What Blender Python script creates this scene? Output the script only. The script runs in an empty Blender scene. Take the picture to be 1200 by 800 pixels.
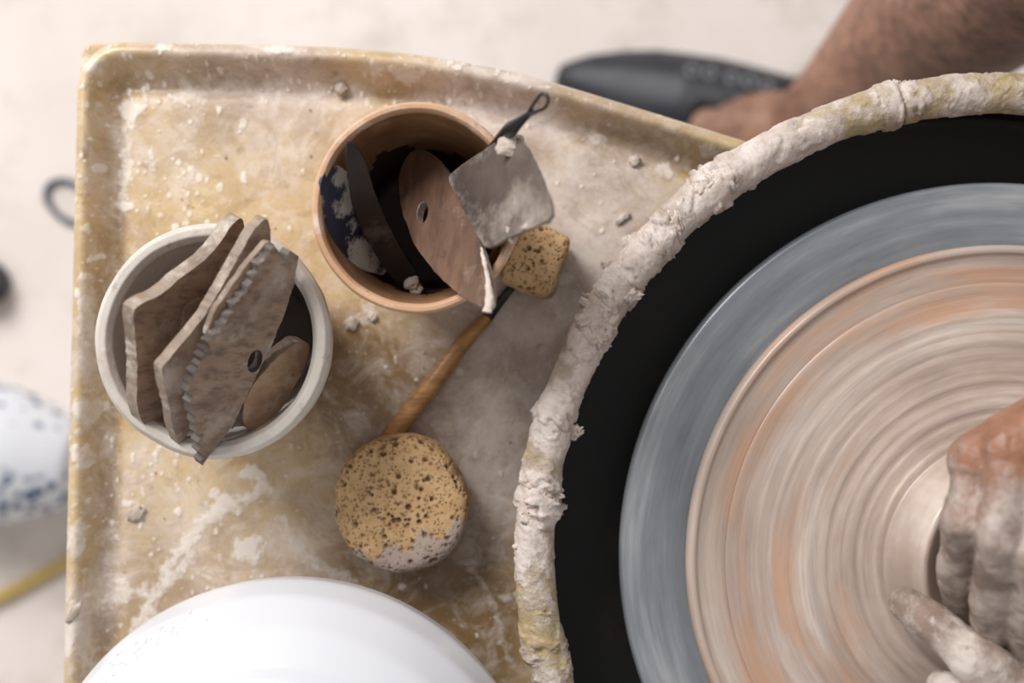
import bpy, bmesh, math, random
import numpy as np
from mathutils import Vector, Matrix
random.seed(7); rng=np.random.default_rng(7)
scene=bpy.context.scene
try: scene.view_settings.view_transform='Standard'
except Exception: pass
CAMH=0.65; S0=0.5/1200
def sc(z): return S0*(CAMH-z)/CAMH
def P(px,py,z): return Vector(((px-600)*sc(z),(400-py)*sc(z),z))
def L(r,g,b):
    f=lambda c:(c/255/12.92) if c/255<=0.04045 else ((c/255+0.055)/1.055)**2.4
    return (f(r),f(g),f(b),1)
# ---------- numpy noise ----------
def _h(i,j,k,s):
    n=(i*374761393+j*668265263+k*1440662683+s*974634777)&0xffffffff
    n=((n^(n>>13))*1274126177)&0xffffffff
    n=(n^(n>>16))&0xffffffff
    return n/4294967295.0
def vn(x,y,z,s=0):
    x=np.asarray(x,float);y=np.asarray(y,float)+0*x;z=np.asarray(z,float)+0*x
    i=np.floor(x).astype(np.int64);j=np.floor(y).astype(np.int64);k=np.floor(z).astype(np.int64)
    u=x-i;v=y-j;w=z-k
    u=u*u*(3-2*u);v=v*v*(3-2*v);w=w*w*(3-2*w)
    r=0
    for a in (0,1):
        for b in (0,1):
            for c in (0,1):
                r=r+_h(i+a,j+b,k+c,s)*(u if a else 1-u)*(v if b else 1-v)*(w if c else 1-w)
    return r
def fbm(x,y,z,o=4,s=0):
    r=0;a=1;t=0
    for q in range(o):
        r=r+a*vn(x*2**q+7.3*q,np.asarray(y)*2**q+1.7*q,np.asarray(z)*2**q,s+q);t+=a;a*=0.5
    return r/t
def sstep(a,b,x):
    t=np.clip((x-a)/(b-a),0,1);return t*t*(3-2*t)
# ---------- object helpers ----------
def link(o,parent=None):
    scene.collection.objects.link(o)
    if parent: o.parent=parent
    return o
def empty(name,loc=(0,0,0)):
    e=bpy.data.objects.new(name,None);e.empty_display_size=0.02;link(e);return e
def mesh_np(name,V,F,mat=None,parent=None,smooth=True,col=None,origin=None):
    V=np.asarray(V,float)
    if origin is not None: V=V-np.array(origin)
    me=bpy.data.meshes.new(name);me.from_pydata(V.tolist(),[],[tuple(int(q) for q in f) for f in F]);me.update()
    if smooth: me.polygons.foreach_set('use_smooth',[True]*len(me.polygons))
    if mat: me.materials.append(mat)
    if col is not None:
        a=me.color_attributes.new('marks','FLOAT_COLOR','POINT')
        c=np.ones((len(V),4));c[:,:col.shape[1]]=col
        a.data.foreach_set('color',c.ravel())
    o=bpy.data.objects.new(name,me)
    if origin is not None:o.location=origin
    return link(o,parent)
def grid_faces(nu,nv,wrapu=False,wrapv=False):
    iu=np.arange(nu if wrapu else nu-1);iv=np.arange(nv if wrapv else nv-1)
    A,B=np.meshgrid(iu,iv,indexing='ij')
    A2=(A+1)%nu;B2=(B+1)%nv
    return np.stack([A*nv+B,A2*nv+B,A2*nv+B2,A*nv+B2],-1).reshape(-1,4)
def lathe(name,prof,centre,mat,parent=None,segs=160,rough=0,rs=60,seed=1,sub=6):
    pts=[]
    for a,b in zip(prof[:-1],prof[1:]):
        for t in range(sub):
            f=t/sub;pts.append((a[0]+(b[0]-a[0])*f,a[1]+(b[1]-a[1])*f))
    pts.append(prof[-1]);pts=np.array(pts)
    if sub>1:
        for _ in range(2):
            q=pts.copy();q[1:-1]=(pts[:-2]+2*pts[1:-1]+pts[2:])/4;pts=q
    th=np.linspace(0,2*np.pi,segs,endpoint=False)
    T,Rr=np.meshgrid(th,pts[:,0],indexing='ij');_,Z=np.meshgrid(th,pts[:,1],indexing='ij')
    X=Rr*np.cos(T);Y=Rr*np.sin(T)
    if rough:
        n=(fbm(X*rs+50,Y*rs+50,Z*rs+50,4,seed)-0.5)*rough
        X=X+n*np.cos(T)*(Rr>1e-4);Y=Y+n*np.sin(T)*(Rr>1e-4);Z=Z+n*0.5*(Z>pts[:,1].min()+0.004)
    V=np.stack([X,Y,Z],-1).reshape(-1,3)
    F=grid_faces(segs,len(pts),wrapu=True)
    o=mesh_np(name,V,F,mat,parent)
    o.location=(centre[0],centre[1],0)
    return o
# ---------- materials ----------
class NT:
    def __init__(s,name):
        s.m=bpy.data.materials.new(name);s.m.use_nodes=True;s.t=s.m.node_tree
        s.b=s.t.nodes['Principled BSDF'];s.tc=s.n('ShaderNodeTexCoord')
    def n(s,t,**k):
        x=s.t.nodes.new(t)
        for a,b in k.items(): setattr(x,a,b)
        return x
    def l(s,a,b): s.t.links.new(a,b)
    def noise(s,scale,detail=6,rough=0.6,vec=None,dist=0):
        n=s.n('ShaderNodeTexNoise');n.inputs['Scale'].default_value=scale;n.inputs['Detail'].default_value=detail
        n.inputs['Roughness'].default_value=rough;n.inputs['Distortion'].default_value=dist
        s.l(vec if vec is not None else s.tc.outputs['Object'],n.inputs['Vector']);return n.outputs['Fac']
    def ramp(s,fac,stops,interp='LINEAR'):
        r=s.n('ShaderNodeValToRGB');r.color_ramp.interpolation=interp
        e=r.color_ramp.elements
        while len(e)<len(stops): e.new(0.5)
        for q,(p,c) in zip(e,stops):
            q.position=p;q.color=c if len(c)==4 else (*c,1)
        s.l(fac,r.inputs['Fac']);return r.outputs['Color']
    def th(s,fac,a,b): return s.ramp(fac,[(a,(0,0,0,1)),(b,(1,1,1,1))])
    def mix(s,fac,a,b,mode='MIX'):
        m=s.n('ShaderNodeMix',data_type='RGBA',blend_type=mode)
        for i,v in ((0,fac),(6,a),(7,b)):
            if hasattr(v,'links'): s.l(v,m.inputs[i])
            else: m.inputs[i].default_value=v
        return m.outputs[2]
    def math(s,op,a,b=0.0,c=0.0):
        m=s.n('ShaderNodeMath',operation=op)
        for i,v in enumerate((a,b,c)):
            if hasattr(v,'links'): s.l(v,m.inputs[i])
            else: m.inputs[i].default_value=v
        return m.outputs[0]
    def bump(s,h,strength=0.3,dist=0.001):
        b=s.n('ShaderNodeBump');b.inputs['Strength'].default_value=strength;b.inputs['Distance'].default_value=dist
        s.l(h,b.inputs['Height']);s.l(b.outputs[0],s.b.inputs['Normal'])
    def set(s,**k):
        for a,v in k.items():
            a=a.replace('_',' ')
            if hasattr(v,'links'): s.l(v,s.b.inputs[a])
            else: s.b.inputs[a].default_value=v
        return s.m
def layered(name,base,base2,coat,scale=60,thr=(0.5,0.56),rough=0.6,metal=0.0,bump=0.4,bdist=0.0008,specks=None,stretch=None,coatop=1.0,grain=0.0):
    t=NT(name)
    vec=None
    if stretch:
        mp=t.n('ShaderNodeMapping');mp.inputs['Scale'].default_value=stretch[:3];mp.inputs['Rotation'].default_value=(0,0,stretch[3])
        t.l(t.tc.outputs['Object'],mp.inputs[0]);vec=mp.outputs[0]
    v=t.noise(scale*0.6,5,0.6,vec)
    c=t.mix(t.th(v,0.35,0.65),base,base2)
    if grain:
        gn=t.noise(scale*3,4,0.6,vec);c=t.mix(t.math('MULTIPLY',t.th(gn,0.45,0.65),grain),c,tuple(q*.45 for q in base2[:3])+(1,))
    n=t.noise(scale,8,0.65)
    m=t.math('MULTIPLY',t.th(n,*thr),coatop)
    c=t.mix(m,c,coat)
    if specks:
        c=t.mix(t.math('MULTIPLY',t.th(t.noise(scale*3.2,5,0.6),0.62,0.74),.8),c,specks)
    h=t.math('ADD',t.math('MULTIPLY',m,0.8),t.math('MULTIPLY',t.noise(scale*5,4,0.6),0.5))
    t.bump(h,bump,bdist)
    rr=t.math('ADD',t.math('MULTIPLY',m,0.75-rough),rough)
    t.set(Base_Color=c,Roughness=rr)
    if metal: t.set(Metallic=t.math('MULTIPLY',t.math('SUBTRACT',1.0,m),metal))
    return t.m
def simple(name,c,rough=0.5,metal=0,c2=None,scale=80,bump=0.15):
    t=NT(name);n=t.noise(scale,5,0.6)
    t.set(Base_Color=t.mix(t.th(n,0.3,0.7),c,c2 or tuple(x*0.8 for x in c[:3])+(1,)),Roughness=rough,Metallic=metal)
    if bump: t.bump(n,bump,0.0006)
    return t.m

# floor
t=NT('concrete_floor_mat')
n1=t.noise(2.6,6,0.6);n2=t.noise(14,8,0.7)
c=t.mix(t.th(n1,0.35,0.65),L(240,231,226),L(222,211,204));c=t.mix(t.math('MULTIPLY',t.th(n2,0.50,0.7),0.6),c,L(188,176,166))
t.set(Base_Color=c,Roughness=0.7);t.bump(n2,0.2,0.002);M_floor=t.m
# tray
t=NT('tray_fibreglass_mat')
at=t.n('ShaderNodeAttribute',attribute_name='marks');sp=t.n('ShaderNodeSeparateColor');t.l(at.outputs['Color'],sp.inputs[0])
pale,brown,splat=sp.outputs
nA=t.noise(16,7,0.65);nB=t.noise(55,9,0.72,dist=0.8);nC=t.noise(240,6,0.65);nD=t.noise(30,8,0.7)
c=t.mix(t.th(nA,0.35,0.65),L(211,186,146),L(186,158,115))
bm_=t.math('ADD',brown,t.math('MULTIPLY',t.math('SUBTRACT',nD,0.5),0.8))
c=t.mix(t.math('MULTIPLY',t.th(bm_,0.0,0.9),0.9),c,L(122,94,58))
pm=t.math('ADD',pale,t.math('MULTIPLY',t.math('SUBTRACT',nB,0.5),2.2))
c=t.mix(t.math('MULTIPLY',t.th(pm,0.06,0.86),0.88),c,t.mix(t.th(nD,0.4,0.6),L(216,203,195),L(176,159,150)))
film=t.th(t.noise(38,9,0.75,dist=1.5),0.48,0.66)
c=t.mix(t.math('MULTIPLY',film,0.48),c,L(222,211,200))
film2=t.th(t.noise(22,9,0.7,dist=2.5),0.53,0.58)
c=t.mix(t.math('MULTIPLY',film2,0.28),c,L(146,120,86))
sm=t.math('ADD',splat,t.math('MULTIPLY',t.math('SUBTRACT',nC,0.5),1.3))
smm=t.th(sm,0.22,0.72)
c=t.mix(t.math('MULTIPLY',smm,0.8),c,L(226,217,208))
spk=t.th(t.noise(300,4,0.6),0.63,0.70)
c=t.mix(t.math('MULTIPLY',spk,0.5),c,L(228,220,210))
drk=t.th(t.noise(110,5,0.6),0.62,0.72)
c=t.mix(t.math('MULTIPLY',drk,0.45),c,L(112,91,72))
t.set(Base_Color=c,Roughness=t.math('ADD',0.30,t.math('MULTIPLY',t.th(pm,0.2,0.8),0.3)))
t.bump(t.math('ADD',t.math('ADD',smm,t.math('MULTIPLY',nB,0.8)),t.math('MULTIPLY',nC,.3)),0.4,0.0007);M_tray=t.m
# splash pan rim
t=NT('rim_clay_crust_mat')
at=t.n('ShaderNodeAttribute',attribute_name='marks');sp=t.n('ShaderNodeSeparateColor');t.l(at.outputs['Color'],sp.inputs[0])
nB=t.noise(90,8,0.7);nC=t.noise(330,6,0.65);nE=t.noise(45,9,0.75,dist=1.0)
cr=t.math('ADD',sp.outputs[0],t.math('MULTIPLY',t.math('SUBTRACT',nB,0.5),1.5))
c=t.mix(t.th(nB,0.3,0.7),L(190,170,132),L(152,131,96))
cc=t.mix(t.th(nE,0.38,0.62),L(222,210,202),L(186,170,160))
cc=t.mix(t.math('MULTIPLY',t.th(t.noise(70,8,0.7),0.56,0.68),0.5),cc,L(150,131,118))
cc=t.mix(t.math('MULTIPLY',sp.outputs[1],0.75),cc,L(128,110,100))
cm=t.th(cr,0.34,0.62)
c=t.mix(cm,c,cc);c=t.mix(t.math('MULTIPLY',t.th(nC,0.60,0.68),0.35),c,L(140,122,108))
t.set(Base_Color=c,Roughness=0.5);t.bump(t.math('ADD',t.math('ADD',cm,nC),nE),0.6,0.0011);M_rim=t.m
M_pan=layered('pan_black_mat',L(14,12,12),L(22,19,18),L(60,51,46),28,(0.55,0.78),0.6,bump=0.3,coatop=.8)
# wheel swirls
def swirl(name,stops,kr,streak,rough,metal=0,fine=300,bump=0.25,patch=None,gpatch=None,po=.6):
    t=NT(name)
    sx=t.n('ShaderNodeSeparateXYZ');t.l(t.tc.outputs['Object'],sx.inputs[0])
    x,y=sx.outputs[0],sx.outputs[1]
    r=t.math('SQRT',t.math('ADD',t.math('MULTIPLY',x,x),t.math('MULTIPLY',y,y)))
    ri=t.math('MAXIMUM',r,0.001)
    ux=t.math('DIVIDE',x,ri);uy=t.math('DIVIDE',y,ri)
    def vec(k,a):
        cx=t.n('ShaderNodeCombineXYZ');t.l(t.math('MULTIPLY',r,k),cx.inputs[0]);t.l(t.math('MULTIPLY',ux,a),cx.inputs[1]);t.l(t.math('MULTIPLY',uy,a),cx.inputs[2]);return cx.outputs[0]
    nA=t.noise(1,5,0.65,vec(kr,streak));nB=t.noise(1,4,0.6,vec(fine,streak*1.5));nC=t.noise(1,4,0.6,vec(kr*1.8,streak*1.8));nD=t.noise(1,4,0.6,vec(kr*4,streak*1.2))
    f=t.math('ADD',t.math('ADD',t.math('MULTIPLY',nA,0.56),t.math('MULTIPLY',nB,0.16)),t.math('MULTIPLY',nD,0.28))
    c=t.ramp(f,stops)
    if patch:
        edge=t.th(r,0.06,0.145)
        c=t.mix(t.math('MULTIPLY',t.th(t.math('ADD',nC,t.math('MULTIPLY',edge,.14)),0.57,0.76),po),c,patch)
    if gpatch:
        c=t.mix(t.math('MULTIPLY',t.th(nD,0.50,0.66),0.6),c,gpatch)
    t.set(Base_Color=c,Roughness=rough,Metallic=metal)
    t.bump(t.math('ADD',t.math('ADD',t.math('MULTIPLY',nB,.6),nC),nD),bump,0.0009);return t.m
M_head=swirl('wheel_head_metal_mat',[(0.38,L(104,108,114)),(0.5,L(134,138,143)),(0.62,L(176,177,180))],25,0.8,0.32,0.2,220,0.15)
M_bat=swirl('wet_clay_swirl_mat',[(0.38,L(146,128,117)),(0.46,L(172,154,142)),(0.54,L(190,172,160)),(0.62,L(214,200,190))],30,0.65,0.30,0,340,0.40,patch=L(194,146,113),gpatch=L(148,132,123),po=.72)
M_cupW=layered('white_cup_mat',L(218,211,203),L(194,184,174),L(166,151,138),36,(0.54,0.72),0.5,bump=0.5,specks=L(148,134,122),coatop=.75)
M_cupWin=layered('cup_inner_shade_mat',L(100,86,75),L(70,59,51),L(152,136,122),40,(0.58,0.74),0.55,bump=0.4)  # dark brown-grey paints the deep shade low inside the white cup
M_cupT=layered('tan_cup_mat',L(210,170,138),L(186,144,112),L(228,208,194),50,(0.50,0.68),0.42,bump=0.4,specks=L(150,112,84),coatop=.85)
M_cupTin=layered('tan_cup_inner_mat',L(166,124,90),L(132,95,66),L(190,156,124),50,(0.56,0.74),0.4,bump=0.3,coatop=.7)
M_cupTbot=layered('tan_cup_base_shade_mat',L(66,48,38),L(46,34,27),L(96,77,63),50,(0.56,0.74),0.5,bump=0.3)  # shade at the tan cup's inner bottom, put into the colour
M_woodG=layered('rib_grey_wood_mat',L(160,131,109),L(128,102,83),L(190,173,158),44,(0.54,0.72),0.6,bump=0.5,specks=L(90,72,60),stretch=(0.35,3,1,1.1),coatop=.7,grain=.65)
M_woodG2=layered('rib_clayed_wood_mat',L(178,158,141),L(148,127,111),L(206,194,183),48,(0.50,0.66),0.6,bump=0.6,specks=L(108,91,80),stretch=(0.35,3,1,1.1),coatop=.8,grain=.5)
M_woodC=layered('rib_stained_wood_mat',L(172,147,127),L(136,114,97),L(200,187,176),44,(0.52,0.70),0.6,bump=0.6,specks=L(98,82,71),stretch=(0.35,3,1,1.0),coatop=.75,grain=.65)
M_woodT=layered('rib_tan_wood_mat',L(190,158,128),L(160,127,100),L(200,184,168),50,(0.54,0.7),0.6,bump=0.4,specks=L(108,88,72),coatop=.8,grain=.3,stretch=(0.35,3,1,1.0))
M_woodB=layered('rib_brown_wood_mat',L(122,92,73),L(90,66,53),L(156,135,120),30,(0.55,0.72),0.36,bump=0.5,stretch=(3,0.4,1,0.5),specks=L(62,48,41),coatop=.7,grain=.5)
M_black=layered('black_steel_mat',L(34,33,36),L(54,51,52),L(124,114,107),40,(0.55,0.76),0.35,0.3,bump=0.3,coatop=.8)
M_blue=layered('navy_scraper_mat',L(34,40,62),L(58,62,78),L(190,184,180),50,(0.43,0.50),0.5,bump=0.7,specks=L(110,104,102))
M_metal=layered('clayed_steel_mat',L(122,110,102),L(86,77,72),L(164,151,141),34,(0.46,0.64),0.32,0.35,bump=0.8,specks=L(74,65,59),coatop=.85)
M_clay=layered('dried_clay_mat',L(218,204,194),L(186,168,156),L(228,218,208),80,(0.5,0.7),0.7,bump=0.6)
M_clayW=layered('grey_clay_mat',L(194,180,168),L(162,146,134),L(212,201,191),70,(0.5,0.7),0.5,bump=0.5)
M_handle=layered('varnished_wood_mat',L(188,142,88),L(154,106,62),L(76,58,44),90,(0.60,0.66),0.4,bump=0.3,stretch=(0.5,4,1,0.9),grain=.45)
M_white=simple('white_glaze_mat',L(218,219,224),0.22,0,L(213,214,220),12,0)
M_water=simple('slip_droplet_mat',L(222,222,226),0.12,0,None,20,0.0)
M_shoe=simple('black_rubber_mat',L(30,33,41),0.5,0,L(46,48,55),60,0.2)
M_eye=simple('grey_eyelet_mat',L(122,124,128),0.5)
M_body=simple('wheel_body_mat',L(90,92,96),0.5,0,L(74,76,80),20)
M_yel=simple('yellow_paint_mat',L(204,174,98),0.45)
M_cord=simple('blue_cord_mat',L(44,62,88),0.5)
M_dark=simple('dark_rubber_mat',L(34,40,54),0.5)
t=NT('sponge_mat')
at=t.n('ShaderNodeAttribute',attribute_name='marks');sp=t.n('ShaderNodeSeparateColor');t.l(at.outputs['Color'],sp.inputs[0])
n=t.noise(130,6,0.7)
c=t.mix(t.th(n,0.3,0.7),L(216,182,138),L(190,150,104))
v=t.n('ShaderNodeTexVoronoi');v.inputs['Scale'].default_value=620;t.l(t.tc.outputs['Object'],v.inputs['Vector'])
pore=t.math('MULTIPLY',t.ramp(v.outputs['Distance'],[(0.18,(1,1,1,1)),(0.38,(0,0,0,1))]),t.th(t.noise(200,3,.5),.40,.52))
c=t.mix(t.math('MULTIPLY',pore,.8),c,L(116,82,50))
m=t.th(t.math('ADD',sp.outputs[1],t.math('MULTIPLY',t.math('SUBTRACT',t.noise(150,6,0.7),0.5),1.2)),0.40,0.64)
c=t.mix(m,c,L(182,164,152))
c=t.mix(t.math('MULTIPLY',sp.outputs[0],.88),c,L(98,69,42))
t.set(Base_Color=c,Roughness=0.85)
t.bump(t.math('SUBTRACT',n,pore),0.6,0.0007);M_sponge=t.m
t=NT('skin_mat')
n=t.noise(30,6,0.65);c=t.mix(t.th(n,0.35,0.65),L(170,128,106),L(130,94,77))
c=t.mix(t.math('MULTIPLY',t.th(t.noise(120,5,0.65),0.46,0.7),0.6),c,L(76,56,48))
t.set(Base_Color=c,Roughness=0.55,Subsurface_Weight=0.05,Subsurface_Scale=0.004);t.bump(t.noise(300,4,0.6),0.3,0.0006);M_skin=t.m
t=NT('clay_covered_skin_mat')
sx=t.n('ShaderNodeSeparateXYZ');t.l(t.tc.outputs['Object'],sx.inputs[0])
n=t.noise(45,7,0.65);c=t.mix(t.th(n,0.35,0.65),L(178,128,100),L(138,96,76))
g=t.math('MULTIPLY_ADD',sx.outputs[1],-26.0,-0.82)
mm=t.math('ADD',g,t.math('MULTIPLY',t.math('SUBTRACT',t.noise(50,7,0.7),0.5),3.0))
m=t.th(mm,0.10,0.85)
cl=t.mix(t.th(t.noise(70,7,0.65),0.4,0.62),L(120,107,100),L(186,173,164))
c=t.mix(t.math('MULTIPLY',m,.9),c,cl)
t.set(Base_Color=c,Roughness=0.33);t.bump(t.math('ADD',m,t.noise(180,6,0.65)),0.6,0.0012);M_hand=t.m
M_hand2=layered('slip_covered_skin_mat',L(156,134,121),L(120,102,93),L(202,190,181),42,(0.40,0.60),0.33,bump=0.7,bdist=.0012,specks=L(108,93,86))
t=NT('blue_dot_porcelain_mat')
v=t.n('ShaderNodeTexVoronoi');v.inputs['Scale'].default_value=85;t.l(t.tc.outputs['Object'],v.inputs['Vector'])
w=t.noise(14,2,0.5)
m=t.math('MULTIPLY',t.ramp(v.outputs['Distance'],[(0.32,(1,1,1,1)),(0.44,(0,0,0,1))]),t.th(w,0.44,0.5))
t.set(Base_Color=t.mix(m,L(224,226,232),L(62,88,122)),Roughness=0.3);M_porc=t.m

# ---------- floor ----------
bm=bmesh.new();bmesh.ops.create_grid(bm,x_segments=8,y_segments=8,size=2.5);me=bpy.data.meshes.new('floor');bm.to_mesh(me);bm.free();me.materials.append(M_floor)
fl=bpy.data.objects.new('floor',me);fl.location=(0,0,-0.5);link(fl)

WX,WY=0.2233,-0.0997
RX,RY=0.2185,-0.0962
# ---------- work tray ----------
NX,NY=500,580
xs_t=np.array([60,95,300,400,500,600,660,780,890,1000,1100]);ys_t=np.array([50,50,54,57,66,85,101,138,172,204,236])
xd=np.linspace(60,1100,1041);yd=np.interp(xd,xs_t,ys_t);k=np.ones(61)/61;yd2=np.convolve(np.pad(yd,30,'edge'),k,'valid')
U,Vv=np.meshgrid(np.linspace(0,1,NX),np.linspace(0,1,NY),indexing='ij')
ytop=lambda px:np.interp(px,xd,yd2)
BOT=1130
xl=lambda py:95-(py-50)*17/750
rc=20.0
px=xl(50+Vv*(BOT-50))+U*(1020-xl(50+Vv*(BOT-50)))
dxl=px-xl(50+Vv*(BOT-50))
cut=np.where(dxl<rc,rc-np.sqrt(np.maximum(0,rc*rc-(rc-dxl)**2)),0)
yt=ytop(px)+cut
py=yt+Vv*(BOT-yt)
dl=(px-xl(py))*S0;dt=(py-ytop(px))*S0*0.97;db=(BOT-py)*S0
r_=0.024
d=np.minimum(dl,dt)
cm=(dl<r_)&(dt<r_);d=np.where(cm,r_-np.sqrt((r_-dl)**2+(r_-dt)**2),d)
d=np.maximum(np.minimum(d,db),0)
a=0.006
h=np.where(d<a,0.013*np.sqrt(np.maximum(0,1-((a-d)/a)**2)),0.013*(0.5+0.5*np.cos(np.clip((d-a)/0.0115,0,1)*np.pi)))
h-=0.0022*np.exp(-((d-0.021)/0.004)**2)
g=lambda cx,cy,r:np.exp(-((px-cx)**2+(py-cy)**2)/(r*r))
pale=1.1*g(640,430,130)+0.9*g(690,260,120)+0.6*g(590,560,80)+0.4*g(350,140,90)+0.4*g(150,180,70)+0.5*g(110,720,80)+0.45*g(240,650,80)+0.4*g(160,560,60)+0.5*g(110,420,60)+0.9*g(560,75,70)+0.55*g(300,60,120)+0.6*g(600,130,70)+0.3*g(700,560,60)+0.45*g(350,640,60)
brown=1.1*g(440,450,75)+1.1*g(520,700,120)+0.8*g(460,760,110)+0.7*g(500,540,90)+0.6*g(300,82,60)+0.8*g(715,190,45)+0.4*g(780,170,50)+0.5*g(640,95,60)+0.8*np.exp(-((d-0.020)/0.0045)**2)+0.7*g(560,410,45)+0.6*g(400,440,50)+0.45*g(150,330,60)+0.5*g(200,700,100)  # brown tones, with the two cups' cast shadows painted in beside them
fb=fbm(px/60,py/60,0,4,11);brown=brown*(0.6+0.8*fb)
splat=np.zeros_like(px)
warp=(fbm(px/14,py/14,0,4,3)-0.5);warp2=(fbm(px/5,py/5,0,3,13)-0.5)
def spot(cx,cy,r,amp=1.0,el=1.0):
    global splat
    m=(abs(px-cx)<3*r)&(abs(py-cy)<3*r*el)
    dd=np.hypot(px[m]-cx,(py[m]-cy)/el)/r+warp[m]*1.6+warp2[m]*.5
    splat[m]=np.maximum(splat[m],amp*(1-sstep(0.45,1.1,dd)))
def stroke(pts,w,amp=0.8):
    global splat
    for (x1,y1),(x2,y2) in zip(pts[:-1],pts[1:]):
        vx,vy=x2-x1,y2-y1;LL=vx*vx+vy*vy
        tt=np.clip(((px-x1)*vx+(py-y1)*vy)/LL,0,1)
        dd=np.hypot(px-x1-tt*vx,py-y1-tt*vy)/w+warp*1.6+warp2*.8
        splat=np.maximum(splat,amp*(1-sstep(0.3,1.2,dd)))
for q in [(152,135,16,.85,1.6),(110,482,20,.6,1),(160,602,9,1,1.4),(292,646,24,.75,.8),(298,552,17,.75,.6),(258,590,16,.8,1),(215,112,18,.5,.5),(410,200,20,.4,1),(150,243,9,.8,1),(122,300,8,.8,1),(100,620,14,.6,2),(92,740,16,.7,2.5),(145,690,18,.6,1),(340,460,10,.6,1),(560,70,24,.7,.6),(330,62,18,.7,.5),(200,62,14,.7,.5),(660,330,16,.6,.6),(720,390,20,.5,1),(640,480,26,.5,1),(590,700,10,.5,1),(120,200,8,.8,1.2),(260,220,8,.6,1),(700,160,12,.5,.7),(780,200,14,.6,.7),(830,180,14,.7,.6),(110,80,18,.6,1),(105,540,14,.7,1.5),(430,370,22,.45,.8),(150,590,14,.6,.5),(480,90,20,.6,.6),(640,130,18,.5,.7)]: spot(*q)
stroke([(150,790),(165,730),(195,670),(235,615),(275,590),(308,573)],12,.62)
stroke([(160,760),(190,690),(225,650)],9,.5)
stroke([(120,710),(150,690),(175,700)],11,.55)
stroke([(550,660),(575,700),(600,780)],8,.4)
stroke([(330,610),(345,640),(380,665),(420,690)],12,.45)
stroke([(600,440),(650,500),(620,560)],16,.45)
stroke([(560,500),(540,560),(560,600)],12,.4)
stroke([(150,120),(150,180),(142,240)],9,.5)
stroke([(110,330),(112,420),(108,500)],10,.45)
stroke([(110,790),(100,700)],10,.5)
for _ in range(800):
    cx=rng.uniform(85,600) if rng.random()<.75 else rng.uniform(560,850);cy=rng.uniform(55,800)
    if rng.random()<.5: cx=rng.uniform(85,260)
    if rng.random()<.2: cy=rng.uniform(50,130);cx=rng.uniform(90,800)
    spot(cx,cy,rng.uniform(1.3,3.4)*(2 if rng.random()<.16 else 1),rng.uniform(.4,.95),rng.uniform(.6,1.8))
h=h+0.0003*splat+0.0003*(fbm(px/30,py/30,0,3,5)-0.5)
X=(px-600)*S0;Y=(400-py)*S0
under=np.hypot(X-RX,Y-RY)<0.2105
h=np.where(under,-0.001,h)
V=np.stack([X,Y,h],-1).reshape(-1,3);F=grid_faces(NX,NY)[:,::-1]
idx=np.arange(NX*NY).reshape(NX,NY)
loop=np.concatenate([idx[:-1,0],idx[-1,:-1],idx[:0:-1,-1],idx[0,:0:-1]])
sk=V[loop].copy();sk[:,2]=-0.012;n0=len(V);V=np.vstack([V,sk]);m_=len(loop)
SF=[(loop[i],loop[(i+1)%m_],n0+(i+1)%m_,n0+i) for i in range(m_)]
col=np.zeros((len(V),3));col[:n0,0]=pale.ravel();col[:n0,1]=np.clip(brown.ravel(),0,1);col[:n0,2]=splat.ravel()
F=[tuple(f) for f in F]+SF+[tuple(n0+i for i in range(m_))]
tray=mesh_np('work_tray',V,F,M_tray,col=col)

# ---------- pottery wheel ----------
pw=empty('pottery_wheel')
lathe('wheel_head',[(0,0.022),(0.168,0.022),(0.172,0.0235),(0.1735,0.027),(0.1735,0.032),(0.1725,0.0345),(0.170,0.0352),(0.10,0.0352),(0,0.0352)],(WX,WY),M_head,pw,240,sub=4)
lathe('wheel_shaft',[(0,0.0035),(0.03,0.0035),(0.03,0.006),(0.02,0.012),(0.02,0.021),(0,0.021)],(WX,WY),M_body,pw,48)
lathe('throwing_bat',[(0,0.0354),(0.141,0.0354),(0.1435,0.037),(0.1440,0.041),(0.1435,0.0445),(0.1420,0.0462),(0.1402,0.0460),(0.1388,0.0446),(0.136,0.0440),(0.12,0.0440),(0,0.0440)],(WX,WY),M_bat,pw,260,sub=4)
def rbox(name,c,sx,sy,sz,mat,parent,bev=0.01):
    bm=bmesh.new();bmesh.ops.create_cube(bm,size=1)
    bmesh.ops.scale(bm,vec=(sx,sy,sz),verts=bm.verts);bmesh.ops.bevel(bm,geom=bm.edges[:],offset=bev,segments=3,affect='EDGES',profile=0.5)
    me=bpy.data.meshes.new(name);bm.to_mesh(me);bm.free();me.materials.append(mat)
    o=bpy.data.objects.new(name,me);o.location=c;return link(o,parent)
rbox('motor_cabinet',(0.14,-0.11,-0.154),0.40,0.30,0.283,M_body,pw)
for i,(x,y) in enumerate([(-0.02,0.0),(-0.02,-0.22),(0.30,0.0),(0.30,-0.22)]):
    rbox('leg_%d'%(i+1),(x,y,-0.395),0.035,0.035,0.21,M_body,pw,0.004)
spn=empty('splash_pan')
lathe('pan_body',[(0,0.0016),(0.2055,0.0016),(0.2090,0.004),(0.2100,0.046),(0.2072,0.046),(0.2055,0.006),(0.203,0.0032),(0,0.0032)],(RX,RY),M_pan,spn,200,sub=4)
NT_,NP_=2000,64
th=np.linspace(0,2*np.pi,NT_,endpoint=False);ph=np.linspace(0,2*np.pi,NP_,endpoint=False)
T,Ph=np.meshgrid(th,ph,indexing='ij')
Rc=0.2083
def angof(px_,py_): 
    v=P(px_,py_,0.05);return math.atan2(v.y-RY,v.x-RX)
def ad(a0): return np.abs((T-a0+np.pi)%(2*np.pi)-np.pi)
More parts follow.
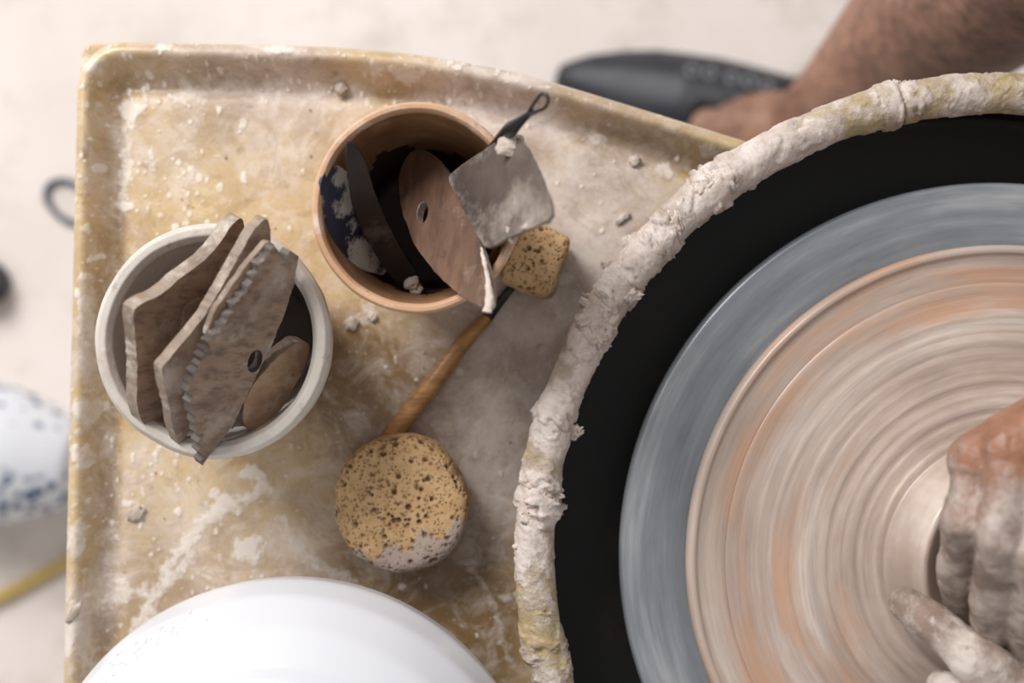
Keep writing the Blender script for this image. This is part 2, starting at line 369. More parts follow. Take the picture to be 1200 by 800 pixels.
lump=0.10+sum(a_*np.exp(-(ad(angof(x_,y_))/w_)**2) for x_,y_,a_,w_ in [(715,365,1.1,.07),(830,220,.9,.05),(628,590,1.0,.04),(680,505,.5,.03),(1060,120,.2,.05),(775,275,.6,.05),(640,760,.3,.08)])
cx_=0.0090*np.cos(Ph);cz_=0.0088*np.sin(Ph)
qx=(Rc+cx_)*np.cos(T);qy=(Rc+cx_)*np.sin(T);qz=cz_
wx=(fbm(qx*120+90,qy*120+90,qz*120+90,3,71)-.5)*.012
n0_=fbm(qx*22+90,qy*22+90,qz*22+90,3,20)
n1=fbm((qx+wx)*60+90,(qy-wx)*60+90,qz*60+90,5,21)
n2=fbm((qx+wx)*190+90,(qy+wx)*190+90,qz*190+90,4,31)
fl1=fbm((qx+wx)*75+93,(qy-wx)*75+93,qz*75+93,4,44)
fl2=fbm((qx-wx)*150+93,(qy+wx)*150+93,qz*150+93,4,54)
flake=sstep(0.525,0.545,fl1);flakeb=sstep(0.58,0.60,fl2)
disp=0.0012*(n0_-.5)*2+0.0005*(n1-.5)*2+0.0003*(n2-.5)*2+0.0003*flake+0.0003*flakeb+lump*(0.0022*flake+0.0014*flakeb+0.0009*(n2-.5)*2)
seam=angof(1052,118)
disp-=0.0022*np.exp(-((T-seam)/0.0045)**2)
disp+=0.0013*((T>seam)&(T<seam+0.045))*1.0
R2=1+disp/0.0088
rr=Rc+cx_*R2;zz=0.050+cz_*R2
V=np.stack([rr*np.cos(T),rr*np.sin(T),zz],-1).reshape(-1,3)
olive=0.5*np.exp(-(ad(angof(1150,110))/.18)**2)+0.5*np.exp(-(ad(angof(630,690))/.12)**2)+0.45*np.exp(-(ad(angof(640,780))/.1)**2)+0.45*np.exp(-(ad(angof(1000,120))/.08)**2)+.35*np.exp(-(ad(angof(650,540))/.05)**2)
crust=0.80-0.60*olive+1.0*(n1-.5)+0.25*flake*lump
dark=np.clip((0.45-n1)*3,0,1)*.8+0.6*((fl1>.50)&(fl1<.527))*(.3+lump)
col=np.stack([crust,np.clip(dark,0,1),0*dark],-1).reshape(-1,3)
rim=mesh_np('clay_crusted_rim',V,grid_faces(NT_,NP_,True,True),M_rim,spn,col=col);rim.location=(RX,RY,0)

# clay being thrown: slip disc rising to an open ring at the centre
prof=[(0,0.0442),(0.125,0.0442),(0.127,0.0455)]
for i in range(56):
    f=i/55;r=0.125-f*0.069
    z=0.0460+0.0075*f**1.8+(0.00020*math.sin(i*1.35)+0.00022*math.sin(i*0.61+1)+0.0001*math.sin(i*2.4+2))*(.3+f)
    prof.append((r,z))
prof+=[(0.0540,0.060),(0.0520,0.072),(0.0505,0.0800),(0.0480,0.0825),(0.0450,0.0815),(0.0415,0.074),(0.036,0.062),(0.022,0.058),(0,0.057)]
lathe('thrown_clay',prof,(WX,WY),M_bat,None,260,rough=0.0005,rs=12,sub=3)

# ---------- cups ----------
cW=P(249,399,0.085);cT=P(488,243,0.095)
RW=139*sc(.085);RT=124*sc(.095)
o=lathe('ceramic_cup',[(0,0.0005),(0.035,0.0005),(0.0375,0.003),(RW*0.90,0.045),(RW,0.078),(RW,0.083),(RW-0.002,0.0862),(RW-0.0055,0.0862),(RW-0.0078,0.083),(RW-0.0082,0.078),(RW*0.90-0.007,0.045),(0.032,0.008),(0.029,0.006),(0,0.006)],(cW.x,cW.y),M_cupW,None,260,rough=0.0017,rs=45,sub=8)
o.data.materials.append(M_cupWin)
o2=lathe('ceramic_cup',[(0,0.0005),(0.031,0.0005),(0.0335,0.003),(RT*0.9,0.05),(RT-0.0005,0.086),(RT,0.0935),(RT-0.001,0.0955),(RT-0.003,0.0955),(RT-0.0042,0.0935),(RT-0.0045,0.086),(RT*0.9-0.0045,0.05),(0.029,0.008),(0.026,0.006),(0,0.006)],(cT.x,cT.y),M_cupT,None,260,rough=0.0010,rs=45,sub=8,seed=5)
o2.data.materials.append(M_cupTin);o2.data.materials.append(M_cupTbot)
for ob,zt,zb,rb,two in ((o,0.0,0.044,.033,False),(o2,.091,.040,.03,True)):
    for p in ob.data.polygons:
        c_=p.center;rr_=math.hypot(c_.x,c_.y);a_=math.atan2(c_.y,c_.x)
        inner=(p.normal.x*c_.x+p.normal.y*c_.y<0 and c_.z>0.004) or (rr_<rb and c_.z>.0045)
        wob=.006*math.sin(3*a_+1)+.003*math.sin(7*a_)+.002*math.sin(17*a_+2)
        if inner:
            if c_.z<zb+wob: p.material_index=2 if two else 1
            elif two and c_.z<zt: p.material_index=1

# ---------- flat tools ----------
def zplane(anch):
    A=np.array([[a[0],a[1],1] for a in anch],float);return np.linalg.solve(A,np.array([a[2] for a in anch],float))
def plate(name,out,anch,thick,mat,holes=(),jit=0.6,bev=0.0006,parent=None,step=5,smoothpts=True,edge=None):
    co=zplane(anch)
    def W(x,y): return P(x,y,co[0]*x+co[1]*y+co[2])
    pts=[]
    n=len(out)
    for i in range(n):
        a_=out[i];b_=out[(i+1)%n];Ld=math.hypot(b_[0]-a_[0],b_[1]-a_[1]);k_=max(1,int(Ld/step))
        for j in range(k_):
            f=j/k_;pts.append([a_[0]+(b_[0]-a_[0])*f,a_[1]+(b_[1]-a_[1])*f])
    pts=np.array(pts)
    if smoothpts:
        for _ in range(2): pts=(np.roll(pts,1,0)+2*pts+np.roll(pts,-1,0))/4
    pts+=(rng.random(pts.shape)-.5)*2*jit
    bm=bmesh.new();es=[]
    def ring(pp):
        vs=[bm.verts.new(W(*p)) for p in pp]
        for i in range(len(vs)): es.append(bm.edges.new((vs[i],vs[(i+1)%len(vs)])))
    ring(pts)
    for (hx,hy,hr1,hr2,ha) in holes:
        ring([(hx+hr1*math.cos(q)*math.cos(ha)-hr2*math.sin(q)*math.sin(ha),hy+hr1*math.cos(q)*math.sin(ha)+hr2*math.sin(q)*math.cos(ha)) for q in np.linspace(0,2*np.pi,20,endpoint=False)])
    bmesh.ops.triangle_fill(bm,use_beauty=True,edges=es)
    A0,B0,C0=[W(a[0],a[1]) for a in anch];nrm=(B0-A0).cross(C0-A0).normalized()
    if nrm.z<0:nrm=-nrm
    r=bmesh.ops.extrude_face_region(bm,geom=bm.faces[:])
    vs=[v for v in r['geom'] if isinstance(v,bmesh.types.BMVert)]
    bmesh.ops.translate(bm,verts=vs,vec=-nrm*thick)
    bmesh.ops.recalc_face_normals(bm,faces=bm.faces)
    bm.normal_update()
    if edge:
        for f in bm.faces:
            if abs(f.normal.dot(nrm))<.5: f.material_index=1
    me=bpy.data.meshes.new(name);bm.to_mesh(me);bm.free();me.materials.append(mat)
    if edge: me.materials.append(edge)
    o=bpy.data.objects.new(name,me);link(o,parent)
    b=o.modifiers.new('b','BEVEL');b.width=bev;b.segments=2;b.limit_method='ANGLE';b.angle_limit=math.radians(50)
    return o
def nz(p,n0,z0,k): return (p[0],p[1],z0-(0.88*p[0]+0.47*p[1]-n0)*k)
def anc(pts,n0,z0,k): return [nz(p,n0,z0,k) for p in pts]
M_edge=layered('rib_edge_mat',L(160,142,127),L(118,100,87),L(198,186,173),70,(0.5,0.66),0.6,bump=0.6,specks=L(70,58,52))
M_burnt=layered('rib_burnt_edge_mat',L(100,91,85),L(66,58,53),L(150,140,131),80,(0.54,0.68),0.6,bump=0.6,specks=L(44,38,36))
plate('wooden_rib_tool',[(156,362),(165,356),(190,345),(212,325),(236,308),(254,290),(268,268),(284,252),(288,270),(284,300),(268,335),(245,375),(222,410),(208,450),(200,480),(190,498),(178,503),(165,494),(160,470),(161,430),(158,395)],anc([(156,362),(284,252),(178,503)],308,.124,.00050),0.0065,M_woodG,edge=M_edge)
plate('wooden_rib_tool',[(188,432),(205,412),(240,370),(270,318),(298,268),(314,253),(318,270),(317,290),(296,335),(268,380),(245,420),(235,470),(222,505),(210,524),(203,505),(198,475)],anc([(188,432),(314,253),(210,522)],368,.118,.00050),0.0050,M_woodG2,edge=M_edge)
left=[(322,288),(310,305),(296,330),(281,352),(266,376),(250,398),(240,414),(232,432),(222,452),(224,476),(230,500),(236,522),(238,545)]
ser=[]
for (a_,b_) in zip(left[:-1],left[1:]):
    L_=math.hypot(b_[0]-a_[0],b_[1]-a_[1]);nn=(-(b_[1]-a_[1])/L_,(b_[0]-a_[0])/L_)
    ser.append(a_)
    for f,s_ in ((.3,3),(.55,-2.5),(.8,3)):
        q_=s_*rng.uniform(.3,1.3)
        ser.append((a_[0]+(b_[0]-a_[0])*f+nn[0]*q_,a_[1]+(b_[1]-a_[1])*f+nn[1]*q_))
ser.append(left[-1])
plate('wooden_rib_tool',ser+[(250,528),(272,500),(300,442),(318,405),(334,368),(344,335),(350,300),(340,294),(334,304),(328,298)],anc([(322,290),(222,452),(270,500)],401,.122,.00050),0.0045,M_woodC,holes=[(299,423,8,14,0.35)],step=4,smoothpts=False,edge=M_burnt)
plate('wooden_rib_tool',[(288,312),(314,281),(326,290),(296,334),(262,380),(240,396),(252,362)],anc([(290,310),(326,290),(262,380)],395,.117,.0004),0.003,M_woodT,edge=M_edge)
plate('wooden_rib_tool',[(284,490),(286,470),(300,446),(325,418),(350,400),(364,401),(362,418),(350,445),(330,480),(306,502),(290,506)],anc([(284,490),(325,418),(362,418)],470,.088,.0005),0.007,M_woodT,bev=0.0015,edge=M_edge)
plate('wooden_rib_tool',[(214,362),(232,348),(244,350),(240,372),(228,392),(214,400)],anc([(214,362),(244,350),(228,392)],360,.1,.0004),0.004,M_woodG)
# tan cup tools
plate('paint_scraper',[(376,215),(382,198),(394,190),(410,205),(424,245),(440,280),(458,312),(450,324),(425,316),(400,302),(382,282),(375,250)],[(384,198,.094),(380,275,.086),(455,318,.040)],0.002,M_blue)
plate('steel_knife_blade',[(405,164),(416,170),(428,186),(436,215),(448,250),(468,288),(492,325),(496,338),(484,343),(466,335),(448,312),(428,278),(412,240),(406,200)],[(405,164,.112),(490,338,.040),(425,250,.080)],0.0012,M_black,bev=0.0003)
plate('oval_rib_tool',[(470,192),(480,178),(492,172),(508,180),(526,202),(542,230),(556,264),(566,298),(573,325),(576,348),(570,362),(556,357),(534,342),(508,318),(486,288),(471,250),(466,215)],[(482,176,.050),(568,355,.113),(470,240,.060)],0.0045,M_woodB,holes=[(495,249,6,13,0.15)],bev=0.001,edge=M_edge)
plate('metal_scraper',[(523,207),(545,190),(575,170),(597,156),(612,164),(620,178),(632,205),(644,236),(648,254),(630,264),(600,276),(570,293),(556,272),(540,240)],[(523,205,.078),(610,160,.117),(570,293,.112)],0.0018,M_metal,bev=0.0004)
def blob(name,centres,mat,parent=None,seed=1,sub=3,nz_=0.35,smooth=True,nf=1.6):
    Vs=[];Fs=[];o_=0
    bm=bmesh.new();bmesh.ops.create_icosphere(bm,subdivisions=sub,radius=1);bm.verts.ensure_lookup_table()
    bv=np.array([v.co[:] for v in bm.verts]);bf=[tuple(v.index for v in f.verts) for f in bm.faces];bm.free()
    for i,(c,r,sz) in enumerate(centres):
        n=fbm(bv[:,0]*nf+i*3.1+9,bv[:,1]*nf+9+seed,bv[:,2]*nf+9,3,seed)
        v=bv*(1+(n[:,None]-.5)*2*nz_)*np.array(sz if hasattr(sz,'__len__') else (1,1,sz))*r
        a_=i*1.7;R_=np.array([[math.cos(a_),-math.sin(a_),0],[math.sin(a_),math.cos(a_),0],[0,0,1]])
        Vs.append(v@R_.T+np.array(c));Fs+=[tuple(q+o_ for q in f) for f in bf];o_+=len(bv)
    return mesh_np(name,np.vstack(Vs),Fs,mat,parent,smooth=smooth)
def chain(name,pts,rad,mat,parent=None,res=12,n=8,cyclic=False,rough=0):
    cu=bpy.data.curves.new(name,'CURVE');cu.dimensions='3D';cu.bevel_depth=1.0;cu.bevel_resolution=res//2;cu.use_fill_caps=True;cu.resolution_u=n
    s_=cu.splines.new('BEZIER');s_.bezier_points.add(len(pts)-1);s_.use_cyclic_u=cyclic
    for b_,p,r in zip(s_.bezier_points,pts,rad):
        b_.co=p;b_.radius=r;b_.handle_left_type=b_.handle_right_type='AUTO'
    o=bpy.data.objects.new(name,cu);scene.collection.objects.link(o)
    dg=bpy.context.evaluated_depsgraph_get();me=bpy.data.meshes.new_from_object(o.evaluated_get(dg));bpy.data.objects.remove(o)
    me.materials.clear();me.materials.append(mat);me.polygons.foreach_set('use_smooth',[True]*len(me.polygons))
    if rough:
        co=np.zeros(len(me.vertices)*3);me.vertices.foreach_get('co',co);co=co.reshape(-1,3)
        for q in range(3): co[:,q]+=(fbm(co[:,0]*400+90,co[:,1]*400+90,co[:,2]*400+90,3,q)-.5)*rough
        me.vertices.foreach_set('co',co.ravel())
    o2=bpy.data.objects.new(name,me);return link(o2,parent)
ov=bpy.data.objects['oval_rib_tool'];chain('clay_smear',[P(564,290,.1010),P(568,308,.1045),P(572,330,.1085),P(574,350,.1120),P(571,366,.1135)],[.0005,.0010,.0011,.0021,.0018],M_clay,ov,rough=.0014,n=14)
ms=bpy.data.objects['metal_scraper'];blob('clay_smear',[(P(598,170,.1145),.0052,(1.1,.8,.22)),(P(641,252,.139),.003,(1.2,.7,.4)),(P(622,264,.132),.0026,(1.6,.5,.4)),(P(598,275,.122),.002,(1.8,.6,.4))],M_clayW,ms,5,4,.6)
kb=bpy.data.objects['steel_knife_blade'];blob('clay_smear',[(P(482,330,.045),.0035,(1,1,.6)),(P(488,338,.043),.003,(1,1,.6))],M_clayW,kb,5,3,.6)
lt=empty('wire_loop_tool')
chain('handle',[P(532,236,.03),P(560,200,.068),P(588,164,.102)],[.0032,.0034,.003],M_black,lt)
chain('ferrule',[P(588,164,.102),P(600,150,.118),P(612,140,.126),P(624,130,.132)],[.0032,.0030,.0018,.0010],M_black,lt)
chain('wire_loop',[P(618,134,.130),P(628,118,.136),P(636,110,.139),P(642,114,.140),P(640,124,.139),P(630,130,.135),P(618,136,.130)],[.0007]*7,M_black,lt,n=6)
wb=empty('wooden_handled_tool')
chain('handle',[P(449,524,.006),P(470,496,.0065),P(505,452,.007),P(545,400,.0065),P(572,372,.006)],[.0048,.0048,.0046,.0038,.0028],M_handle,wb)
chain('ferrule',[P(570,374,.006),P(582,358,.006),P(600,336,.006)],[.0028,.0024,.0020],M_black,wb)

# ---------- sponges ----------
def sponge(name,c,size,rot,power,npore,seed,sub,clayf):
    bm=bmesh.new();bmesh.ops.create_icosphere(bm,subdivisions=sub,radius=1)
    v=np.array([q.co[:] for q in bm.verts]);f=[tuple(q.index for q in a_.verts) for a_ in bm.faces];bm.free()
    nx_,nz_=power
    rxy=(np.abs(v[:,0])**nx_+np.abs(v[:,1])**nx_)**(1/nx_)
    k_=(rxy**nz_+np.abs(v[:,2])**nz_)**(1/nz_)
    v=v/k_[:,None]
    nrm=v.copy();nrm/=np.linalg.norm(nrm,axis=1)[:,None]
    w=v*np.array(size)
    ca,sa=math.cos(rot),math.sin(rot);Rm=np.array([[ca,-sa,0],[sa,ca,0],[0,0,1]]);w=w@Rm.T;nrm=nrm@Rm.T
    w=w+nrm*((fbm(w[:,0]*60+9,w[:,1]*60+9,w[:,2]*60+9,3,seed)-.5)*0.004)[:,None]
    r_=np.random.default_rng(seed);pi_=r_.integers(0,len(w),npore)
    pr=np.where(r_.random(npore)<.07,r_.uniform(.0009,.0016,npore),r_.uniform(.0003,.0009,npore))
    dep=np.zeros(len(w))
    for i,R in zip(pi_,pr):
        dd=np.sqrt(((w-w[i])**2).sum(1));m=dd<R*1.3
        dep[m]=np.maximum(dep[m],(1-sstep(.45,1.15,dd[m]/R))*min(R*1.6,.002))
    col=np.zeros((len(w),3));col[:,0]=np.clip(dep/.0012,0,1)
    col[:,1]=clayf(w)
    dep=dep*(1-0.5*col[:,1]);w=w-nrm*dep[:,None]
    w[:,2]=np.maximum(w[:,2],-size[2]+0.0002)
    o=mesh_np(name,w,f,M_sponge,col=col);o.location=(c[0],c[1],size[2]+0.0006);return o
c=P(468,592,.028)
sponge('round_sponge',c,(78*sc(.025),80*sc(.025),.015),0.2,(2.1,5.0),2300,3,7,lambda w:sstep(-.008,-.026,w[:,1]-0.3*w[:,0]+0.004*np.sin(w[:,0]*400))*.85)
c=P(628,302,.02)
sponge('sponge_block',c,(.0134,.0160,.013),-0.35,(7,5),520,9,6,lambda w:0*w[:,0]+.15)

# ---------- crumbs ----------
cr=[]
for (x,y,r,sz) in [(400,104,.0030,.45),(744,188,.0026,.4),(718,308,.0032,(1.6,.8,.25)),(412,379,.0032,.35),(436,372,.0022,.35),(730,255,.0024,(.7,1.6,.25)),(736,290,.0020,(.7,1.4,.25)),(160,602,.0034,(.8,1.3,.2)),(86,718,.004,(1.4,.5,.3))]:
    z0=0.0006
    if y<75 or x<125: z0=0.0125 if y<70 or x<100 else 0.006
    p=P(x,y,z0+.001);cr.append(((p.x,p.y,z0+.0006),r,sz))
for _ in range(40):
    x=rng.uniform(150,600);y=rng.uniform(110,620)
    p=P(x,y,.001)
    if (p-Vector((cW.x,cW.y,p.z))).length<.04 or (p-Vector((cT.x,cT.y,p.z))).length<.036: continue
    cr.append(((p.x,p.y,.0006),rng.uniform(.0003,.0006),.5))
blob('clay_crumbs',cr,M_clayW,None,8,3,.75,nf=2.4)
lm=[]
for (x,y,r) in [(690,372,.0042),(713,362,.0052),(736,345,.0045),(700,392,.004),(672,507,.0034),(622,565,.0042),(630,590,.0050),(620,606,.004),(824,222,.0045),(840,212,.0036),(800,243,.004),(1052,100,.003),(780,262,.003),(608,640,.002),(790,262,.004),(760,300,.0035)]:
    v=P(x,y,.056);dr_=math.hypot(v.x-RX,v.y-RY)-Rc;zz_=.050+math.sqrt(max(0,.0088**2-min(abs(dr_),.0084)**2))
    lm.append(((v.x,v.y,zz_-.0010),r,(1.2,.75,.4)))
blob('clay_lumps',lm,M_clay,spn,12,4,1.0,nf=2.8)

# ---------- white pot ----------
pc=P(335,984,.10);wp=empty('white_ceramic_pot')
RP=304*sc(.10)
lathe('pot_body',[(0,.0008),(.072,.0008),(.078,.004),(.094,.04),(RP-.002,.078),(RP,.095),(RP-.004,.112),(RP-.014,.128),(RP-.026,.137),(RP-.032,.1395),(RP-.034,.143),(RP-.037,.1445),(RP-.041,.143),(RP-.043,.136),(RP-.03,.11),(.085,.05),(.07,.01),(0,.008)],(pc.x,pc.y),M_white,wp,240,sub=10)
dr_=[]
for _ in range(110):
    a_=math.radians(rng.normal(126,9));q=rng.random()*.6
    rr_=RP-.004-.010*q;zz_=.112+.016*q
    dr_.append(((pc.x+rr_*math.cos(a_),pc.y+rr_*math.sin(a_),zz_),rng.uniform(.0003,.0009),.6))
blob('water_droplets',dr_,M_water,wp,3,2,.05)

# ---------- floor things ----------
o=lathe('blue_dotted_vase',[(0,0),(.03,0),(.036,.004),(.055,.05),(.062,.10),(.058,.15),(.036,.19),(.024,.205),(.022,.225),(.030,.24),(.027,.24),(.019,.224),(.02,.2),(0,.19)],(0,0),M_porc,None,96,sub=5)
v=P(65,545,-.44);o.location=(v.x+0.02,v.y,-.4375);o.rotation_euler=(0,math.radians(-90),math.radians(-8))
chain('yellow_broom_handle',[P(-260,812,-.494),P(0,700,-.494),P(78,660,-.494),P(330,545,-.494)],[.0055]*4,M_yel)
chain('blue_cord',[P(130,255,-.4965),P(92,262,-.4965),P(66,250,-.4965),P(55,222,-.4965),P(70,212,-.4965),P(96,220,-.4965),P(140,232,-.4965)],[.0026]*7,M_cord)
st=lathe('rubber_stopper',[(0,0),(.018,0),(.02,.003),(.017,.03),(.014,.033),(0,.033)],(0,0),M_dark,None,48);st.location=(P(-24,330,-.48).x,P(-24,330,-.48).y,-.4995)

# ---------- potter ----------
def organic(name,chains,voxel,mat,parent,smooth=6,extra=(),disp=0):
    tb=bmesh.new();bmesh.ops.create_icosphere(tb,subdivisions=3,radius=1);tv=[v.co.copy() for v in tb.verts];tf=[[v.index for v in f.verts] for f in tb.faces];tb.free()
    V=[];F=[]
    def add(c,r,sc_=(1,1,1)):
        o_=len(V)
        for q in tv: V.append((c[0]+q.x*r*sc_[0],c[1]+q.y*r*sc_[1],c[2]+q.z*r*sc_[2]))
        for f in tf: F.append(tuple(i+o_ for i in f))
    for pts in chains:
        for (p0,r0),(p1,r1) in zip(pts[:-1],pts[1:]):
            p0=Vector(p0);p1=Vector(p1);d_=(p1-p0).length;k_=max(2,int(d_/(min(r0,r1)*.3)))
            for j in range(k_+1):
                f=j/k_;add(p0.lerp(p1,f),r0+(r1-r0)*f)
    for c,r,s_ in extra: add(c,r,s_)
    me=bpy.data.meshes.new(name);me.from_pydata(V,[],F);me.materials.append(mat)
    o=bpy.data.objects.new(name,me);scene.collection.objects.link(o)
    m=o.modifiers.new('r','REMESH');m.mode='VOXEL';m.voxel_size=voxel;m.use_smooth_shade=True
    m=o.modifiers.new('s','SMOOTH');m.factor=.5;m.iterations=smooth
    dg=bpy.context.evaluated_depsgraph_get();dg.update();me2=bpy.data.meshes.new_from_object(o.evaluated_get(dg));bpy.data.objects.remove(o)
    me2.polygons.foreach_set('use_smooth',[True]*len(me2.polygons))
    if disp:
        n_=len(me2.vertices);co=np.zeros(n_*3);me2.vertices.foreach_get('co',co);co=co.reshape(-1,3)
        no=np.zeros(n_*3);me2.vertices.foreach_get('normal',no);no=no.reshape(-1,3)
        q=(fbm(co[:,0]*130+90,co[:,1]*130+90,co[:,2]*130+90,4,61)-.5)*2
        fl_=sstep(.5,.54,fbm(co[:,0]*90+90,co[:,1]*90+90,co[:,2]*90+90,3,66))
        co+=no*(disp*(q*.8+fl_*.7))[:,None];me2.vertices.foreach_set('co',co.ravel());me2.update()
    o=bpy.data.objects.new(name,me2);return link(o,parent)
pot=empty('potter')
ank=P(945,155,-.42);calf=P(1090,30,-.25);knee=P(1330,-140,0.0);toe=P(715,120,-.485);heel=P(972,186,-.47);mid=P(840,150,-.462);ball=P(760,135,-.480)
organic('leg_and_foot',[[(ank,.034),(ank.lerp(calf,.4),.040),(calf,.056),(calf.lerp(knee,.6),.055),(knee,.060),(Vector((.45,.19,.02)),.075),(Vector((.62,.13,.03)),.09)],
 [(ank,.036),(heel,.030)],[(ank,.034),(mid,.030),(ball,.020),(toe,.012)],[(heel,.028),(mid+Vector((0,-.012,-.012)),.022),(ball+Vector((0,-.014,-.002)),.015)],[(mid,.026),(ball+Vector((0,.012,-.002)),.016)]],.003,M_skin,pot,8)
A=P(650,96,-.5);B=P(990,188,-.5);ax=(B-A);Lf=ax.length;ax.normalize();sd=Vector((-ax.y,ax.x,0))
sd=-sd if sd.y<0 else sd
NTs,NPs=90,64
Vs=[]
tt=np.linspace(0,1,NTs)
wd=np.interp(tt,[0,.03,.10,.2,.3,.5,.75,.92,1],[.003,.010,.020,.030,.037,.042,.042,.034,.014])
hh=np.interp(tt,[0,.05,.2,.4,.6,.8,1],[.010,.018,.034,.056,.066,.066,.055])
lat=np.interp(tt,[0,.1,.25,.5,1],[.004,.006,.006,.007,.008])
for i,t_ in enumerate(tt):
    for j in range(NPs):
        a_=2*math.pi*j/NPs
        x_=math.cos(a_);z_=math.sin(a_)
        xx=wd[i]*np.sign(x_)*abs(x_)**.8+lat[i]
        zz_=hh[i]*(z_ if z_>0 else 0)**.9
        Vs.append(A+ax*(t_*Lf)+sd*float(xx)+Vector((0,0,float(zz_)+.0015)))
F=[]
for i in range(NTs-1):
    for j in range(NPs):
        j2=(j+1)%NPs
        deg=math.degrees(2*math.pi*(j+.5)/NPs);t_=tt[i]
        lo=100-45*max(0,(t_-.44))/.56
        op=t_>.44 and lo<deg<165
        if op: continue
        F.append((i*NPs+j,i*NPs+j2,(i+1)*NPs+j2,(i+1)*NPs+j))
F.append(tuple(range(NPs)));F.append(tuple((NTs-1)*NPs+j for j in range(NPs-1,-1,-1)))
shoe=empty('rubber_sandal')
o=mesh_np('shoe_upper_and_sole',np.array([v[:] for v in Vs]),F,M_shoe,shoe);m=o.modifiers.new('s','SOLIDIFY');m.thickness=.004;m.offset=1
pts=[]
pc_=ank.lerp(mid,.30)+Vector((0,-.004,.006))
for q in np.linspace(0,2*np.pi,12,endpoint=False):
    pts.append(pc_+ sd*(.044*math.cos(q))+ (ax*.10+Vector((0,0,1))).normalized()*(.043*math.sin(q)))
chain('ankle_strap',pts,[.005]*12,M_shoe,shoe,cyclic=True)
for q,t_ in enumerate([.42,.48,.54,.60,.66]):
    i=int(t_*(NTs-1));j=int(round(66/360*NPs));c_=Vs[i*NPs+j];up=(Vs[i*NPs+j]-(A+ax*(t_*Lf)+sd*lat[i])).normalized()
    c_=c_+up*.005;sx_=up.cross(ax).normalized()
    chain('eyelet_%d'%(q+1),[c_+ax*(.0045*math.cos(a_))+sx_*(.0045*math.sin(a_)) for a_ in np.linspace(0,2*math.pi,8,endpoint=False)],[.0018]*8,M_eye,shoe,cyclic=True)

def hand(name,wr,mcps,fingers,thumb,mat,elbow):
    ch=[];palm=Vector(wr)
    ch.append([(elbow,.042),(Vector(elbow).lerp(palm,.5),.037),(palm,.027)])
    for m_ in mcps: ch.append([(palm,.022),(palm.lerp(m_,.55),.0165),(m_,.0122)])
    for a_,b_ in zip(mcps[:-1],mcps[1:]): ch.append([(a_.lerp(palm,.3),.013),(b_.lerp(palm,.3),.013)]);ch.append([(a_.lerp(palm,.08)-Vector((0,0,.002)),.0105),(b_.lerp(palm,.08)-Vector((0,0,.002)),.0105)])
    for i,(m_,f) in enumerate(zip(mcps,fingers)):
        k_=[1,.98,.95,.86][i]
        ch.append([(m_,.0118*k_),(m_.lerp(f[0],.5),.0095*k_),(f[0],.0103*k_),(f[0].lerp(f[1],.5),.0088*k_),(f[1],.0090*k_),(f[2],.0074*k_)])
    ch.append([(palm,.020),(thumb[0],.0155),(thumb[1],.0118),(thumb[1].lerp(thumb[2],.6),.0108),(thumb[2],.0085)])
    return organic(name,ch,.0011,mat,pot,3,disp=.0007)
M_nail=simple('nail_mat',L(170,151,140),0.3,0,L(146,129,120))
def nail(parent,tip,prev,up,k=1.0):
    d_=(tip-prev).normalized();u=(up-d_*up.dot(d_)).normalized();s_=d_.cross(u)
    bm=bmesh.new();bmesh.ops.create_uvsphere(bm,u_segments=20,v_segments=12,radius=1)
    M=Matrix((s_*.0046*k,d_*.0060*k,u*.0012*k)).transposed().to_4x4();M.translation=tip+u*.0068*k-d_*.001
    bmesh.ops.transform(bm,matrix=M,verts=bm.verts);me=bpy.data.meshes.new('nail');bm.to_mesh(me);bm.free();me.materials.append(M_nail)
    me.polygons.foreach_set('use_smooth',[True]*len(me.polygons))
    link(bpy.data.objects.new('nail',me),parent)
wrist=P(1330,468,.130)
mc=[P(1256,564,.136),P(1220,540,.143),P(1184,528,.141),P(1147,540,.132)]
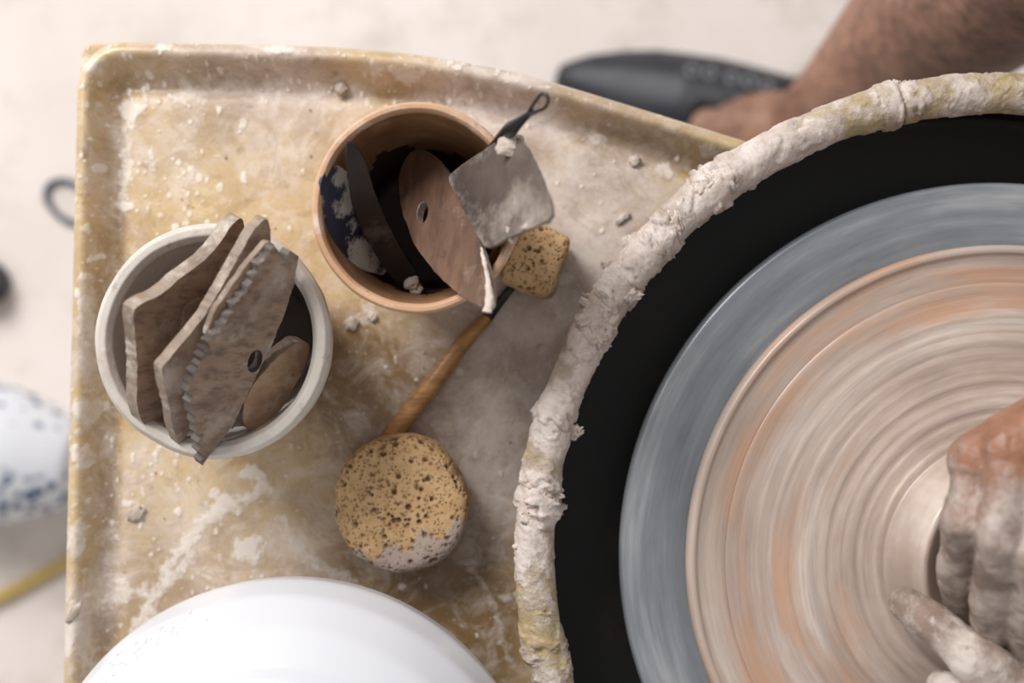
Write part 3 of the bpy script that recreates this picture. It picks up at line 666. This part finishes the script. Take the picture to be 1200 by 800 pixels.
fg=[[P(1256,656,.146),P(1248,726,.122),P(1238,772,.096)],
    [P(1216,644,.154),P(1205,724,.128),P(1199,788,.097)],
    [P(1174,630,.150),P(1163,706,.126),P(1160,774,.096)],
    [P(1130,610,.136),P(1120,674,.114),P(1131,730,.091)]]
hr=hand('right_hand_and_forearm',wrist,mc,fg,[P(1325,600,.115),P(1310,680,.100),P(1285,745,.090)],M_hand,Vector((.56,.08,.17)))
for f,m_ in zip(fg,mc): nail(hr,f[2],f[1],Vector((-.2,-.3,.8)),.9)
wrist2=P(1360,960,.115)
mc2=[P(1222,826,.120),P(1205,874,.122),P(1195,918,.118),P(1195,964,.110)]
fg2=[[P(1142,772,.116),P(1098,734,.104),P(1062,708,.092)],
     [P(1145,838,.122),P(1116,812,.104),P(1104,804,.088)],
     [P(1130,892,.118),P(1092,872,.098),P(1078,854,.080)],
     [P(1140,950,.108),P(1104,935,.094),P(1090,915,.078)]]
hl=hand('left_hand_and_forearm',wrist2,mc2,fg2,[P(1300,850,.110),P(1250,785,.100),P(1205,765,.094)],M_hand2,Vector((.58,-.30,.16)))
for f in fg2[1:]: nail(hl,f[2],f[1],Vector((0,.3,1)),.9)

# ---------- light ----------
w=bpy.data.worlds.new('World');scene.world=w;w.use_nodes=True
bg=w.node_tree.nodes['Background'];bg.inputs[0].default_value=(1,0.98,0.96,1);bg.inputs[1].default_value=0.44
def area(name,loc,tgt,size,en,col):
    l=bpy.data.lights.new(name,'AREA');l.size=size;l.energy=en;l.color=col
    o=bpy.data.objects.new(name,l);o.location=loc;o.rotation_euler=(Vector(tgt)-Vector(loc)).to_track_quat('-Z','Y').to_euler();link(o)
area('window_light',(-0.95,1.15,1.15),(0,0,-.1),0.9,43,(1,.98,.96))
# ---------- camera ----------
cd=bpy.data.cameras.new('camera');cam=bpy.data.objects.new('camera',cd);link(cam);cam.location=(0,0,CAMH)
cd.lens=36*CAMH/.5;cd.sensor_width=36;cd.clip_start=.01
cd.dof.use_dof=True;cd.dof.focus_distance=.583;cd.dof.aperture_fstop=4.0
scene.camera=cam
